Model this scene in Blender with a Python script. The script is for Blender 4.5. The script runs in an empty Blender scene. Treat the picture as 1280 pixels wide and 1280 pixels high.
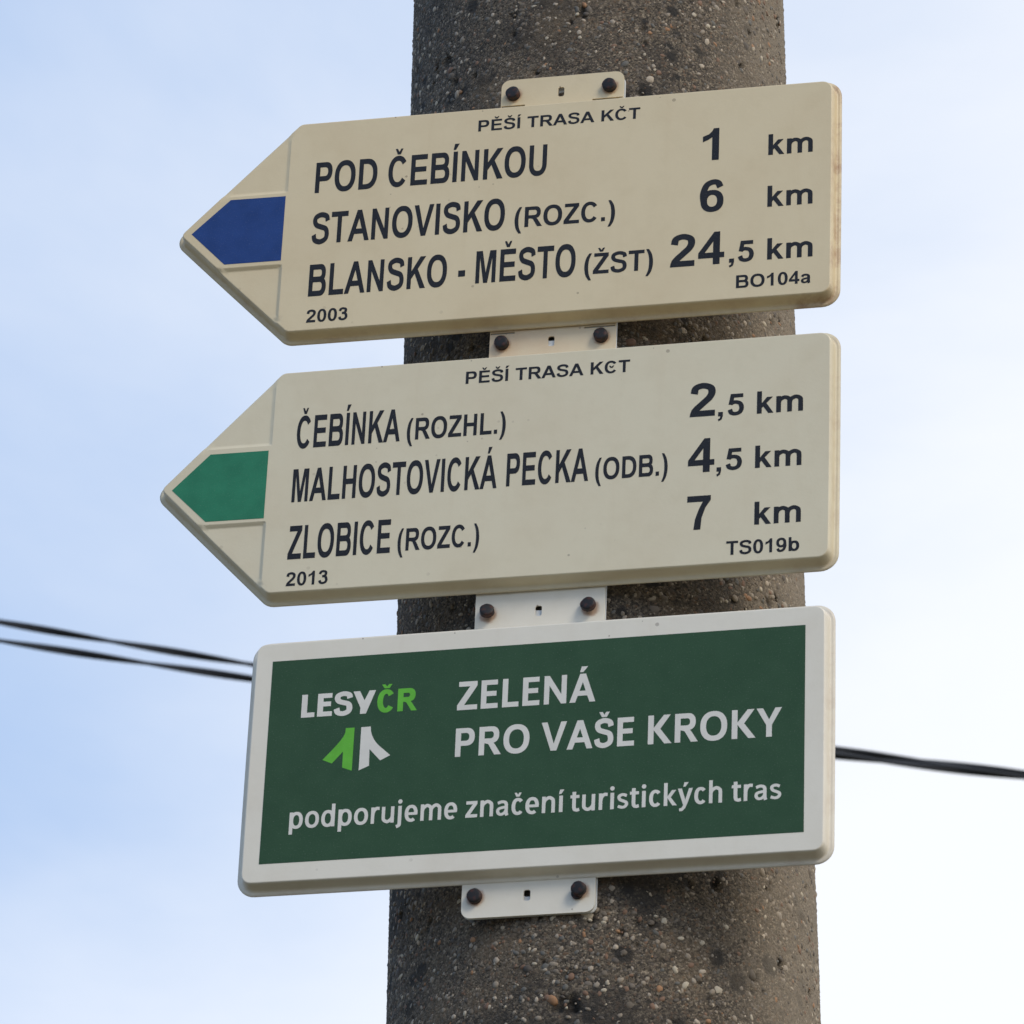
import bpy, math, random
import numpy as np
from mathutils import Vector, Matrix
from mathutils.geometry import delaunay_2d_cdt

R = math.radians
scene = bpy.context.scene
col = scene.collection
random.seed(7)
rng = np.random.default_rng(11)
ZO = 3.10                       # lift of the measured frame above the ground

# ------------------------------------------------------------------ camera
cd = bpy.data.cameras.new("camera")
cam = bpy.data.objects.new("camera", cd)
col.objects.link(cam)
F_PX, PITCH, ROLL, DIST = 5775.4, 0.498736, 0.005475, 3.64215
fw = Vector((0, math.cos(PITCH), math.sin(PITCH)))
up = Vector((0, -math.sin(PITCH), math.cos(PITCH)))
rt = Vector((1, 0, 0))
r2 = rt * math.cos(ROLL) + up * math.sin(ROLL)
u2 = -rt * math.sin(ROLL) + up * math.cos(ROLL)
cpos = Vector((0, 0, 0.25 + ZO)) - fw * DIST
m = Matrix((r2, u2, -fw)).transposed().to_4x4()
m.translation = cpos
cam.matrix_world = m
cd.sensor_width = 36.0
cd.lens = 36.0 * F_PX / 1280.0
cd.clip_start = 0.05
cd.clip_end = 3000
cd.dof.use_dof = True
cd.dof.focus_distance = 3.62
cd.dof.aperture_fstop = (cd.lens / 1000) / 0.0052
scene.camera = cam

# ------------------------------------------------------------------ world, sun, exposure
SUN_EL, SUN_AZ = R(38), R(142)          # azimuth from +Y towards +X
w = bpy.data.worlds.new("World")
scene.world = w
w.use_nodes = True
nt = w.node_tree
nt.nodes.clear()
N, L = nt.nodes.new, nt.links.new
out = N("ShaderNodeOutputWorld")
bg = N("ShaderNodeBackground")
bg.inputs["Strength"].default_value = 0.11
sky = N("ShaderNodeTexSky")
sky.sky_type = 'NISHITA'
sky.sun_disc = False
sky.sun_elevation = SUN_EL
sky.sun_rotation = SUN_AZ
sky.air_density = 1.0
sky.dust_density = 1.5
geo = N("ShaderNodeTexCoord")
# veil of thin cloud: closes up towards the right, opens to pale blue on the left
dot = N("ShaderNodeVectorMath"); dot.operation = 'DOT_PRODUCT'
dot.inputs[1].default_value = (0.87, 0.24, -0.43)
L(geo.outputs["Generated"], dot.inputs[0])
noi = N("ShaderNodeTexNoise")
noi.inputs["Scale"].default_value = 4.2
noi.inputs["Detail"].default_value = 7
noi.inputs["Roughness"].default_value = 0.55
noi.inputs["Distortion"].default_value = 0.35
L(geo.outputs["Generated"], noi.inputs["Vector"])
nm = N("ShaderNodeMath"); nm.operation = 'MULTIPLY_ADD'
L(noi.outputs["Fac"], nm.inputs[0])
nm.inputs[1].default_value = 0.46
L(dot.outputs["Value"], nm.inputs[2])
ramp = N("ShaderNodeMapRange"); ramp.interpolation_type = 'SMOOTHSTEP'
ramp.inputs["From Min"].default_value = -0.01
ramp.inputs["From Max"].default_value = 0.37
ramp.inputs["To Min"].default_value = 0.0
ramp.inputs["To Max"].default_value = 1.0
veil = N("ShaderNodeMix"); veil.data_type = 'RGBA'          # thin veil lets the blue through, thick veil is white
veil.inputs["A"].default_value = (3.0, 4.3, 6.6, 1)
veil.inputs["B"].default_value = (7.9, 8.0, 8.2, 1)
L(ramp.outputs[0], veil.inputs["Factor"])
L(nm.outputs[0], ramp.inputs["Value"])
mix = N("ShaderNodeMix"); mix.data_type = 'RGBA'
mix.inputs["Factor"].default_value = 0.8
L(veil.outputs["Result"], mix.inputs["B"])
L(sky.outputs["Color"], mix.inputs["A"])
L(mix.outputs["Result"], bg.inputs["Color"])
L(bg.outputs[0], out.inputs[0])

sd = bpy.data.lights.new("sun", 'SUN')
sd.energy = 1.15
sd.angle = R(20)
sd.color = (1.0, 0.92, 0.80)
sun = bpy.data.objects.new("sun", sd)
col.objects.link(sun)
sv = Vector((math.sin(SUN_AZ) * math.cos(SUN_EL), math.cos(SUN_AZ) * math.cos(SUN_EL), math.sin(SUN_EL)))
sun.rotation_euler = sv.to_track_quat('Z', 'Y').to_euler()
sun.location = (8, 6, 12)

scene.view_settings.view_transform = 'Standard'
scene.view_settings.look = 'None'
scene.view_settings.gamma = 1
scene.view_settings.exposure = 0.42
scene.view_settings.use_curve_mapping = False

# ------------------------------------------------------------------ helpers
def tag(o, label=None, cat=None, group=None, kind=None):
    if label: o["label"] = label
    if cat: o["category"] = cat
    if group: o["group"] = group
    if kind: o["kind"] = kind
    return o

def link(name, me, mat=None, parent=None):
    o = bpy.data.objects.new(name, me)
    col.objects.link(o)
    if mat is not None and me is not None and len(me.materials) == 0:
        me.materials.append(mat)
    if parent is not None:
        o.parent = parent
    return o

def empty(name, mat4):
    o = bpy.data.objects.new(name, None)
    o.empty_display_size = 0.05
    col.objects.link(o)
    o.matrix_world = mat4
    return o

def mesh_py(name, vs, fs, smooth=False):
    me = bpy.data.meshes.new(name)
    me.from_pydata([tuple(v) for v in vs], [], [tuple(f) for f in fs])
    if smooth:
        me.shade_smooth()
    me.update()
    return me

def mesh_np(name, co, tris, smooth=True):
    me = bpy.data.meshes.new(name)
    co = np.ascontiguousarray(co, dtype=np.float32)
    tris = np.ascontiguousarray(tris, dtype=np.int32)
    k = tris.shape[1]
    me.vertices.add(len(co)); me.vertices.foreach_set("co", co.ravel())
    me.loops.add(tris.size); me.loops.foreach_set("vertex_index", tris.ravel())
    me.polygons.add(len(tris))
    me.polygons.foreach_set("loop_start", np.arange(len(tris), dtype=np.int32) * k)
    me.update(calc_edges=True)
    me.validate()
    if smooth: me.shade_smooth()
    return me

# ------------------------------------------------------------------ materials
def newmat(name):
    ma = bpy.data.materials.new(name)
    ma.use_nodes = True
    t = ma.node_tree
    return ma, t, t.nodes["Principled BSDF"]

def noise(t, scale, detail=4, rough=0.55, vec=None):
    n = t.nodes.new("ShaderNodeTexNoise")
    n.inputs["Scale"].default_value = scale
    n.inputs["Detail"].default_value = detail
    n.inputs["Roughness"].default_value = rough
    if vec is not None: t.links.new(vec, n.inputs["Vector"])
    return n

def maprange(t, src, a, b, c=0.0, d=1.0, smooth=False):
    n = t.nodes.new("ShaderNodeMapRange")
    if smooth: n.interpolation_type = 'SMOOTHSTEP'
    t.links.new(src, n.inputs["Value"])
    for k, v in zip(("From Min", "From Max", "To Min", "To Max"), (a, b, c, d)):
        n.inputs[k].default_value = v
    return n.outputs[0]

def mixc(t, fac, a, b, blend='MIX'):
    n = t.nodes.new("ShaderNodeMix"); n.data_type = 'RGBA'; n.blend_type = blend
    for s, v in (("Factor", fac), ("A", a), ("B", b)):
        if isinstance(v, (int, float)): n.inputs[s].default_value = v
        elif isinstance(v, tuple): n.inputs[s].default_value = v if len(v) == 4 else (*v, 1)
        else: t.links.new(v, n.inputs[s])
    return n.outputs["Result"]

def math2(t, op, a, b=None):
    n = t.nodes.new("ShaderNodeMath"); n.operation = op
    for i, v in enumerate((a, b)):
        if v is None: continue
        if isinstance(v, (int, float)): n.inputs[i].default_value = v
        else: t.links.new(v, n.inputs[i])
    return n.outputs[0]

def bump(t, bs, h, strength, dist):
    b = t.nodes.new("ShaderNodeBump")
    b.inputs["Strength"].default_value = strength
    b.inputs["Distance"].default_value = dist
    t.links.new(h, b.inputs["Height"])
    t.links.new(b.outputs[0], bs.inputs["Normal"])

def paint(name, base, dirt, rough=0.42, speck=0.6, rust=0.0, yellow=0.25, bolts=()):
    """stove-enamelled sheet: faint mottling, fly specks, dirt in the pores, optional rust bleeding at the rim"""
    ma, t, b = newmat(name)
    tc = t.nodes.new("ShaderNodeTexCoord")
    v = tc.outputs["Object"]
    big = noise(t, 9, 5, 0.6, v)
    c = mixc(t, maprange(t, big.outputs["Fac"], 0.38, 0.68, 0, yellow, True), base, dirt)
    mid = noise(t, 60, 5, 0.6, v)
    c = mixc(t, maprange(t, mid.outputs["Fac"], 0.45, 0.75, 0, 0.10), c, (base[0] * .55, base[1] * .52, base[2] * .45))
    # streaks running down
    mp = t.nodes.new("ShaderNodeMapping"); mp.inputs["Scale"].default_value = (70, 5, 20)
    t.links.new(v, mp.inputs["Vector"])
    st = noise(t, 1.0, 4, 0.6, mp.outputs[0])
    c = mixc(t, maprange(t, st.outputs["Fac"], 0.55, 0.8, 0, 0.16, True), c, dirt)
    # specks
    vo = t.nodes.new("ShaderNodeTexVoronoi"); vo.inputs["Scale"].default_value = 85
    vo.voronoi_dimensions = '2D'
    t.links.new(v, vo.inputs["Vector"])
    sep = t.nodes.new("ShaderNodeSeparateColor"); t.links.new(vo.outputs["Color"], sep.inputs[0])
    pick = math2(t, 'GREATER_THAN', sep.outputs[0], 0.86)
    size = math2(t, 'MULTIPLY', sep.outputs[1], 0.13)
    near = math2(t, 'LESS_THAN', vo.outputs["Distance"], size)
    sx = t.nodes.new("ShaderNodeSeparateXYZ"); t.links.new(v, sx.inputs[0])
    clus = math2(t, 'ADD', maprange(t, noise(t, 14, 2, 0.5, v).outputs["Fac"], 0.50, 0.66, 0, 0.8), maprange(t, sx.outputs[1], -0.026, -0.008, 0, 0.9))
    clus = math2(t, 'MINIMUM', clus, 1.0)
    fac = math2(t, 'MULTIPLY', math2(t, 'MULTIPLY', pick, near), math2(t, 'MULTIPLY', clus, speck))
    c = mixc(t, fac, c, (0.10, 0.055, 0.03))
    if bolts:                                   # rust that has run out from under the bolt heads
        dmin = None
        for (bu, bv) in bolts:
            dn = t.nodes.new("ShaderNodeVectorMath"); dn.operation = 'DISTANCE'
            cb = t.nodes.new("ShaderNodeCombineXYZ"); t.links.new(sx.outputs[0], cb.inputs[0]); t.links.new(sx.outputs[1], cb.inputs[1])
            t.links.new(cb.outputs[0], dn.inputs[0]); dn.inputs[1].default_value = (bu, bv, 0)
            dmin = dn.outputs["Value"] if dmin is None else math2(t, 'MINIMUM', dmin, dn.outputs["Value"])
        wob = math2(t, 'ADD', dmin, math2(t, 'MULTIPLY', noise(t, 210, 4, 0.6, v).outputs["Fac"], 0.0045))
        c = mixc(t, maprange(t, wob, 0.0075, 0.0105, 0.65, 0, True), c, (0.33, 0.15, 0.075))
    if rust > 0:
        # bleeding rust on the narrow rim (vertex attribute marks the rim)
        at = t.nodes.new("ShaderNodeAttribute"); at.attribute_name = "rim"
        rn = noise(t, 42, 5, 0.65, v)
        f = math2(t, 'MULTIPLY', at.outputs["Fac"], maprange(t, rn.outputs["Fac"], 0.42, 0.70, 0, rust, True))
        c = mixc(t, f, c, (0.30, 0.13, 0.06))
    t.links.new(c, b.inputs["Base Color"])
    b.inputs["Roughness"].default_value = rough
    rr = maprange(t, mid.outputs["Fac"], 0.3, 0.7, rough - 0.06, rough + 0.10)
    t.links.new(rr, b.inputs["Roughness"])
    fine = noise(t, 420, 3, 0.6, v)
    bump(t, b, fine.outputs["Fac"], 0.10, 0.0006)
    return ma

CREAM = paint("cream_enamel", (0.71, 0.585, 0.37), (0.58, 0.43, 0.24), rust=0.75)
GREYCREAM = paint("grey_cream_enamel", (0.70, 0.62, 0.44), (0.60, 0.48, 0.31), rust=0.25)
WHITE = paint("white_enamel", (0.77, 0.715, 0.60), (0.63, 0.54, 0.41), rust=0.2, yellow=0.2)

B1 = [(-0.2612, 0.0125), (-0.1838, 0.0131), (-0.2612, -0.2138), (-0.1838, -0.2134), (-0.2518, 0.0022), (-0.1976, 0.0022)]
CREAMTAB = paint("cream_enamel_by_bolts", (0.71, 0.585, 0.37), (0.58, 0.43, 0.24), bolts=B1[:4])
TABCREAM = paint("rust_washed_cream", (0.72, 0.60, 0.41), (0.62, 0.40, 0.23), yellow=0.55, bolts=B1)
WHITETAB = paint("white_enamel_by_bolts", (0.77, 0.715, 0.60), (0.63, 0.54, 0.41), yellow=0.2, bolts=[(-0.2612, 0.0123), (-0.1838, 0.0121), (-0.2612, -0.2166), (-0.1838, -0.2162)])

def ink(name, colr, rough=0.45, var=0.12):
    ma, t, b = newmat(name)
    tc = t.nodes.new("ShaderNodeTexCoord")
    n = noise(t, 55, 5, 0.6, tc.outputs["Object"])
    d = tuple(x * (1 - var) for x in colr); e = tuple(min(1, x * (1 + var) + 0.004) for x in colr)
    c = mixc(t, maprange(t, n.outputs["Fac"], 0.3, 0.7), d, e)
    n2 = noise(t, 900, 2, 0.5, tc.outputs["Object"])
    c = mixc(t, maprange(t, n2.outputs["Fac"], 0.6, 0.75, 0, 0.12), c, (0.35, 0.34, 0.30))
    t.links.new(c, b.inputs["Base Color"])
    b.inputs["Roughness"].default_value = rough
    b.inputs["Specular IOR Level"].default_value = 0.28
    return ma

BLACKINK = ink("black_ink", (0.009, 0.009, 0.012), 0.5)
BLUEINK = ink("blue_paint", (0.012, 0.046, 0.19), 0.42)
GREENINK = ink("green_paint", (0.022, 0.19, 0.095), 0.42)
DARKGREEN = ink("dark_green_print", (0.025, 0.068, 0.025), 0.36, 0.05)
WHITEINK = ink("white_print", (0.70, 0.67, 0.60), 0.42, 0.05)
LIMEINK = ink("lime_print", (0.12, 0.44, 0.035), 0.42)

def boltmat():
    ma, t, b = newmat("rusty_bolt_steel")
    tc = t.nodes.new("ShaderNodeTexCoord")
    n = noise(t, 260, 5, 0.65, tc.outputs["Object"])
    c = mixc(t, maprange(t, n.outputs["Fac"], 0.46, 0.66), (0.016, 0.015, 0.016), (0.075, 0.026, 0.018))
    t.links.new(c, b.inputs["Base Color"])
    b.inputs["Roughness"].default_value = 0.55
    b.inputs["Specular IOR Level"].default_value = 0.3
    bump(t, b, n.outputs["Fac"], 0.5, 0.0006)
    return ma
BOLT = boltmat()

def railmat():
    ma, t, b = newmat("galvanised_strip")
    tc = t.nodes.new("ShaderNodeTexCoord")
    n = noise(t, 70, 5, 0.6, tc.outputs["Object"])
    c = mixc(t, n.outputs["Fac"], (0.62, 0.63, 0.62), (0.78, 0.79, 0.78))
    t.links.new(c, b.inputs["Base Color"])
    b.inputs["Roughness"].default_value = 0.45
    return ma
RAIL = railmat()

def spots(t, c, k=1.0):
    """lichen and soot spots of a centimetre or two, same places on mortar and pebbles"""
    m_ = 0.84 if k == 1.0 else 1.2
    c = mixc(t, 1.0, c, (0.96 * m_, 0.90 * m_, 0.81 * m_), 'MULTIPLY')        # brown cement
    g = t.nodes.new("ShaderNodeNewGeometry"); p = g.outputs["Position"]
    vo = t.nodes.new("ShaderNodeTexVoronoi"); vo.inputs["Scale"].default_value = 46
    t.links.new(p, vo.inputs["Vector"])
    sp = t.nodes.new("ShaderNodeSeparateColor"); t.links.new(vo.outputs["Color"], sp.inputs[0])
    wob = math2(t, 'ADD', vo.outputs["Distance"], math2(t, 'MULTIPLY', noise(t, 170, 3, 0.6, p).outputs["Fac"], 0.30))
    rad = maprange(t, sp.outputs[1], 0, 1, 0.26, 0.54)
    f = math2(t, 'SUBTRACT', rad, wob)
    spot = math2(t, 'MULTIPLY', maprange(t, f, -0.10, 0.06, 0, 1, True), maprange(t, sp.outputs[0], 0.50, 0.60, 0, 0.92 * k))
    c = mixc(t, spot, c, (0.016, 0.014, 0.012))
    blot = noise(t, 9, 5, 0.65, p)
    # soot and algae blots; side light painted in: darker left, paler right
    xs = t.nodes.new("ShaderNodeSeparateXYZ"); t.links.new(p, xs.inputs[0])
    lit_side = math2(t, 'ADD', xs.outputs[0], math2(t, 'MULTIPLY', noise(t, 24, 4, 0.6, p).outputs["Fac"], 0.06))
    soot = math2(t, 'MULTIPLY', maprange(t, blot.outputs["Fac"], 0.46, 0.62, 0, 0.74 * k, True), maprange(t, lit_side, 0.14, 0.22, 1, 0.25))  # soot blots, thinned on the right to suggest light
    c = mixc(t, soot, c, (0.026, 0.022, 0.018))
    return mixc(t, maprange(t, lit_side, 0.17, 0.27, 0, 0.55 * k, True), c, (0.35, 0.285, 0.205))  # paler tint stands in for sunlight on the right side

def concrete(name, pebble=False):
    ma, t, b = newmat(name)
    tc = t.nodes.new("ShaderNodeTexCoord")
    v = tc.outputs["Object"]
    if pebble:
        g = t.nodes.new("ShaderNodeNewGeometry")
        oi = t.nodes.new("ShaderNodeObjectInfo")
        rnd = math2(t, 'FRACT', math2(t, 'ADD', g.outputs["Random Per Island"], oi.outputs["Random"]))
        cr = t.nodes.new("ShaderNodeValToRGB")
        cr.color_ramp.interpolation = 'CONSTANT'
        cols = [(0.0, (0.12, 0.10, 0.078)), (0.16, (0.25, 0.215, 0.175)), (0.32, (0.075, 0.064, 0.055)), (0.42, (0.17, 0.10, 0.065)),
                (0.52, (0.30, 0.265, 0.225)), (0.60, (0.10, 0.10, 0.095)), (0.72, (0.40, 0.35, 0.29)), (0.79, (0.14, 0.12, 0.10)),
                (0.90, (0.28, 0.155, 0.08)), (0.94, (0.43, 0.39, 0.32))]
        cr.color_ramp.elements[0].color = (*cols[0][1], 1)
        cr.color_ramp.elements[1].position = cols[1][0]; cr.color_ramp.elements[1].color = (*cols[1][1], 1)
        for p, cc in cols[2:]:
            e = cr.color_ramp.elements.new(p); e.color = (*cc, 1)
        t.links.new(rnd, cr.inputs[0])
        n = noise(t, 500, 4, 0.6, v)
        c = mixc(t, maprange(t, n.outputs["Fac"], 0.45, 0.75, 0, 0.28), cr.outputs[0], (0.10, 0.085, 0.07))
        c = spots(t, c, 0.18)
        b.inputs["Roughness"].default_value = 0.7
        bump(t, b, n.outputs["Fac"], 0.4, 0.0005)
        t.links.new(c, b.inputs["Base Color"])
        return ma
    # fine sand and grit
    def vor(scale):
        vo = t.nodes.new("ShaderNodeTexVoronoi"); vo.inputs["Scale"].default_value = scale
        t.links.new(v, vo.inputs["Vector"]); return vo
    v1 = vor(760); s1 = t.nodes.new("ShaderNodeSeparateColor"); t.links.new(v1.outputs["Color"], s1.inputs[0])
    cr = t.nodes.new("ShaderNodeValToRGB")
    el = cr.color_ramp.elements
    el[0].color = (0.032, 0.027, 0.022, 1); el[1].color = (0.40, 0.34, 0.27, 1)
    for p, cc in ((0.35, (0.088, 0.074, 0.059)), (0.62, (0.145, 0.12, 0.093)), (0.85, (0.20, 0.168, 0.13)), (0.95, (0.28, 0.24, 0.185))):
        e = el.new(p); e.color = (*cc, 1)
    t.links.new(s1.outputs[0], cr.inputs[0])
    v2 = vor(300); s2 = t.nodes.new("ShaderNodeSeparateColor"); t.links.new(v2.outputs["Color"], s2.inputs[0])
    cr2 = t.nodes.new("ShaderNodeValToRGB")
    el = cr2.color_ramp.elements
    el[0].color = (0.06, 0.052, 0.045, 1); el[1].color = (0.34, 0.29, 0.24, 1)
    for p, cc in ((0.4, (0.12, 0.10, 0.085)), (0.7, (0.20, 0.12, 0.07)), (0.85, (0.15, 0.14, 0.135))):
        e = el.new(p); e.color = (*cc, 1)
    t.links.new(s2.outputs[1], cr2.inputs[0])
    grain_mask = maprange(t, v2.outputs["Distance"], 0.30, 0.42, 1, 0)
    c = mixc(t, math2(t, 'MULTIPLY', grain_mask, 0.75), cr.outputs[0], cr2.outputs[0])
    # weathering: soot and algae patches, painted side light, warmer washed areas
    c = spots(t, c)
    warm = noise(t, 11, 4, 0.6, v)
    c = mixc(t, maprange(t, warm.outputs["Fac"], 0.5, 0.7, 0, 0.30, True), c, (0.24, 0.17, 0.10))
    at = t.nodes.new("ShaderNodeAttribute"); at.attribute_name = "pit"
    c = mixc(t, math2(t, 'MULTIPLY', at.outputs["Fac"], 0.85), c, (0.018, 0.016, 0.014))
    t.links.new(c, b.inputs["Base Color"])
    b.inputs["Roughness"].default_value = 0.9
    h = math2(t, 'ADD', math2(t, 'MULTIPLY', v1.outputs["Distance"], -0.5), math2(t, 'MULTIPLY', v2.outputs["Distance"], -0.8))
    h = math2(t, 'ADD', h, noise(t, 900, 4, 0.7, v).outputs["Fac"])
    bump(t, b, h, 0.6, 0.0013)
    return ma
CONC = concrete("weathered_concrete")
PEB = concrete("pebble_stone", True)

# ------------------------------------------------------------------ ground
ma, t, b = newmat("grass_and_soil")
tc = t.nodes.new("ShaderNodeTexCoord")
n1 = noise(t, 0.6, 6, 0.6, tc.outputs["Object"])
n2 = noise(t, 14, 6, 0.7, tc.outputs["Object"])
c = mixc(t, maprange(t, n1.outputs["Fac"], 0.4, 0.6, 0, 1, True), (0.16, 0.125, 0.08), (0.09, 0.09, 0.04))
c = mixc(t, maprange(t, n2.outputs["Fac"], 0.3, 0.7, 0, 0.5), c, (0.22, 0.19, 0.14))
t.links.new(c, b.inputs["Base Color"])
b.inputs["Roughness"].default_value = 0.95
bump(t, b, n2.outputs["Fac"], 0.6, 0.03)
S = 1200
g = link("ground", mesh_py("ground", [(-S, -S, 0), (S, -S, 0), (S, S, 0), (-S, S, 0)], [(0, 1, 2, 3)]), ma)
tag(g, kind="structure")

# ------------------------------------------------------------------ concrete pole
PX, R0, TAP = 0.06997, 0.15791, 0.00723
def prad(z):                               # z above ground
    return R0 - TAP * (z - ZO - 0.25)
root = empty("utility_pole", Matrix.Translation((PX, 0, 0)))
tag(root, "thick round exposed-aggregate concrete pole that carries the three signs", "pole")

pits = []                                   # (angle, z, radius, depth)
for i in range(520):
    big = i < 90
    pits.append((rng.uniform(-math.pi, 0.0), rng.uniform(2.5, 4.2), rng.uniform(0.006, 0.0105) if big else rng.uniform(0.0018, 0.005),
                 rng.uniform(0.0025, 0.0055) if big else rng.uniform(0.0012, 0.003)))
def build_shaft():
    # fine front half, coarse back; angle -90 deg faces the camera
    fine = np.linspace(R(-90 - 104), R(-90 + 104), 430)
    back = np.linspace(R(-90 + 104), R(-90 + 256), 40)[1:-1]
    th = np.concatenate([fine, back])
    zs = np.concatenate([np.linspace(-0.3, 2.5, 30)[:-1], np.arange(2.5, 4.2, 0.0016), np.linspace(4.2, 8.6, 30)[1:]])
    A, Z = np.meshgrid(th, zs)
    rad = prad(Z)
    inner = (Z > 2.5) & (Z < 4.2)
    d = np.zeros_like(A)
    d += inner * rng.normal(0, 0.00022, A.shape)
    # low undulation
    for k in range(14):
        fa, fz, ph = rng.integers(1, 9), rng.uniform(4, 40), rng.uniform(0, 6.28)
        d += 0.00007 * np.sin(fa * A + fz * Z + ph)
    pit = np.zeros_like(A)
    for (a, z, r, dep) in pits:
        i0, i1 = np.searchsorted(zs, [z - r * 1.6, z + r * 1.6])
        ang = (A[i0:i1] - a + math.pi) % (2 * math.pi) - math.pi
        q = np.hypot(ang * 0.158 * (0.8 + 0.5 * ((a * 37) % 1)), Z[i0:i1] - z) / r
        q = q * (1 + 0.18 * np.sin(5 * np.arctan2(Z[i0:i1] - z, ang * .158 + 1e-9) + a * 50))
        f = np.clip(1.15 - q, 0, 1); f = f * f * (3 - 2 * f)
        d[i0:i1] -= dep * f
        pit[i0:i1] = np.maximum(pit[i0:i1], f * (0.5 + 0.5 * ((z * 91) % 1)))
    rad = rad + d
    co = np.stack([rad * np.cos(A), rad * np.sin(A), Z], -1).reshape(-1, 3)
    nz, na = A.shape
    i = np.arange(nz - 1)[:, None] * na; j = np.arange(na)[None, :]; jn = (j + 1) % na
    q = np.stack([i + j, i + jn, i + na + jn, i + na + j], -1).reshape(-1, 4)
    me = mesh_np("shaft", co, q)
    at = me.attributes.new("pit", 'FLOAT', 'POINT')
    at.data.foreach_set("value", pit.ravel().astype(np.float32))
    return me
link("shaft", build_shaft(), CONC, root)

# pebbles
import bmesh
def ico(sub):
    bm = bmesh.new(); bmesh.ops.create_icosphere(bm, subdivisions=sub, radius=1)
    v = np.array([x.co[:] for x in bm.verts]); f = np.array([[y.index for y in x.verts] for x in bm.faces])
    bm.free(); return v, f
IV, IF = ico(2)
def pebble_shape(r, sub=IV):
    v = sub * (1 + 0.13 * np.sin(sub @ rng.normal(0, 2.2, 3) + rng.uniform(0, 6))[:, None] + rng.normal(0, .035, (len(sub), 1)))
    return v * np.array([r, r * rng.uniform(0.55, 0.95), r * rng.uniform(0.4, 0.6)])
def surf(a, z):
    n = Vector((math.cos(a), math.sin(a), 0)); tt = Vector((-math.sin(a), math.cos(a), 0)); return n, tt
variants = []
for k in range(7):
    vv = pebble_shape(1.0)
    variants.append(mesh_np("pebble", vv, IF))
    variants[-1].materials.append(PEB)
for i in range(295):
    a = rng.uniform(R(-182), R(2)); z = rng.uniform(2.62, 4.0); r = rng.uniform(0.0030, 0.0056) * (1.25 if rng.random() < .12 else 1)
    n, tt = surf(a, z)
    spin = rng.uniform(0, math.pi)
    x = tt * math.cos(spin) + Vector((0, 0, 1)) * math.sin(spin); y = n.cross(x)
    M = Matrix((x * r, y * r, n * r * 0.9)).transposed().to_4x4()
    M.translation = n * (prad(z) - r * 0.30) + Vector((0, 0, z))
    o = bpy.data.objects.new("pebble", variants[i % 7]); col.objects.link(o); o.parent = root
    o.matrix_local = M
# joined small grains
NV, NF = [], []
cnt = 0
IV1, IF1 = ico(1)
for i in range(23000):
    a = rng.uniform(R(-185), R(5)); z = rng.uniform(2.6, 4.05); r = 0.0009 + 0.0023 * rng.random() ** 1.7
    big = r > 0.0017
    base, F_ = (IV, IF) if big else (IV1, IF1)
    v = pebble_shape(r, base)
    s = rng.uniform(0, math.pi); cs, sn = math.cos(s), math.sin(s)
    vx = v[:, 0] * cs - v[:, 1] * sn; vy = v[:, 0] * sn + v[:, 1] * cs
    rr = prad(z) - r * 0.30 + v[:, 2]
    n, tt = surf(a, z)
    P = np.outer(rr, n) + np.outer(vx, tt); P[:, 2] += z + vy
    NV.append(P); NF.append(F_ + cnt); cnt += len(P)
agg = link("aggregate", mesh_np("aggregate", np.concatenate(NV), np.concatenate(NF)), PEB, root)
tag(agg, kind="stuff")

# ------------------------------------------------------------------ sign frames
YAW, SROLL, TILT, N0 = 0.212495, 0.03655, 0.00156, 0.16791
def frame(a, tl, gg):
    U = Vector((math.cos(a), -math.sin(a), 0)); Nn = Vector((-math.sin(a), -math.cos(a), 0)); V = Vector((0, 0, 1))
    V2 = V * math.cos(tl) - Nn * math.sin(tl); N2 = Nn * math.cos(tl) + V * math.sin(tl)
    return U * math.cos(gg) - V2 * math.sin(gg), V2 * math.cos(gg) + U * math.sin(gg), N2
U0, V0, NN0 = frame(YAW, TILT, SROLL)
def sign_matrix(u, v, dyaw=0, droll=0):
    U, V, Nn = frame(YAW + dyaw, TILT, SROLL + droll)
    M = Matrix((U, V, Nn)).transposed().to_4x4()
    M.translation = Vector((PX, 0, 0.25 + ZO)) + Nn * N0 + U0 * u + V0 * (v - 0.25)
    return M
M1 = sign_matrix(0.21466, 0.52502)
M2 = sign_matrix(0.2170, 0.29952, 0.00936, 0.00078)
M3 = sign_matrix(0.21592, 0.06912, 0.01639, -0.00301)
DEPTH = 0.0110

# ------------------------------------------------------------------ stamped plates
def rounded(pts, rads, inset, seg=9):
    """convex ccw polygon with rounded corners, moved inwards by inset; constant vertex count"""
    P = [np.array(p, float) for p in pts]; n = len(P); outp = []
    def line(i):
        a, b_ = P[i], P[(i + 1) % n]; d = (b_ - a) / np.linalg.norm(b_ - a); nn = np.array([-d[1], d[0]])
        return a + nn * inset, d
    for i in range(n):
        a, d1 = line(i - 1); b_, d2 = line(i)
        M = np.array([d1, -d2]).T
        s = np.linalg.solve(M, b_ - a); X = a + d1 * s[0]
        r = max(rads[i] - inset, 0.0016)
        ang = math.acos(np.clip(d1 @ d2, -1, 1)); tl = r * math.tan(ang / 2)
        n1 = np.array([-d1[1], d1[0]])
        C = X - d1 * tl + n1 * r
        a0 = math.atan2(-n1[1], -n1[0])
        for k in range(seg):
            th = a0 + ang * k / (seg - 1)
            outp.append(C + r * np.array([math.cos(th), math.sin(th)]))
    return np.array(outp)

def smooth(x): x = np.clip(x, 0, 1); return x * x * (3 - 2 * x)

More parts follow.
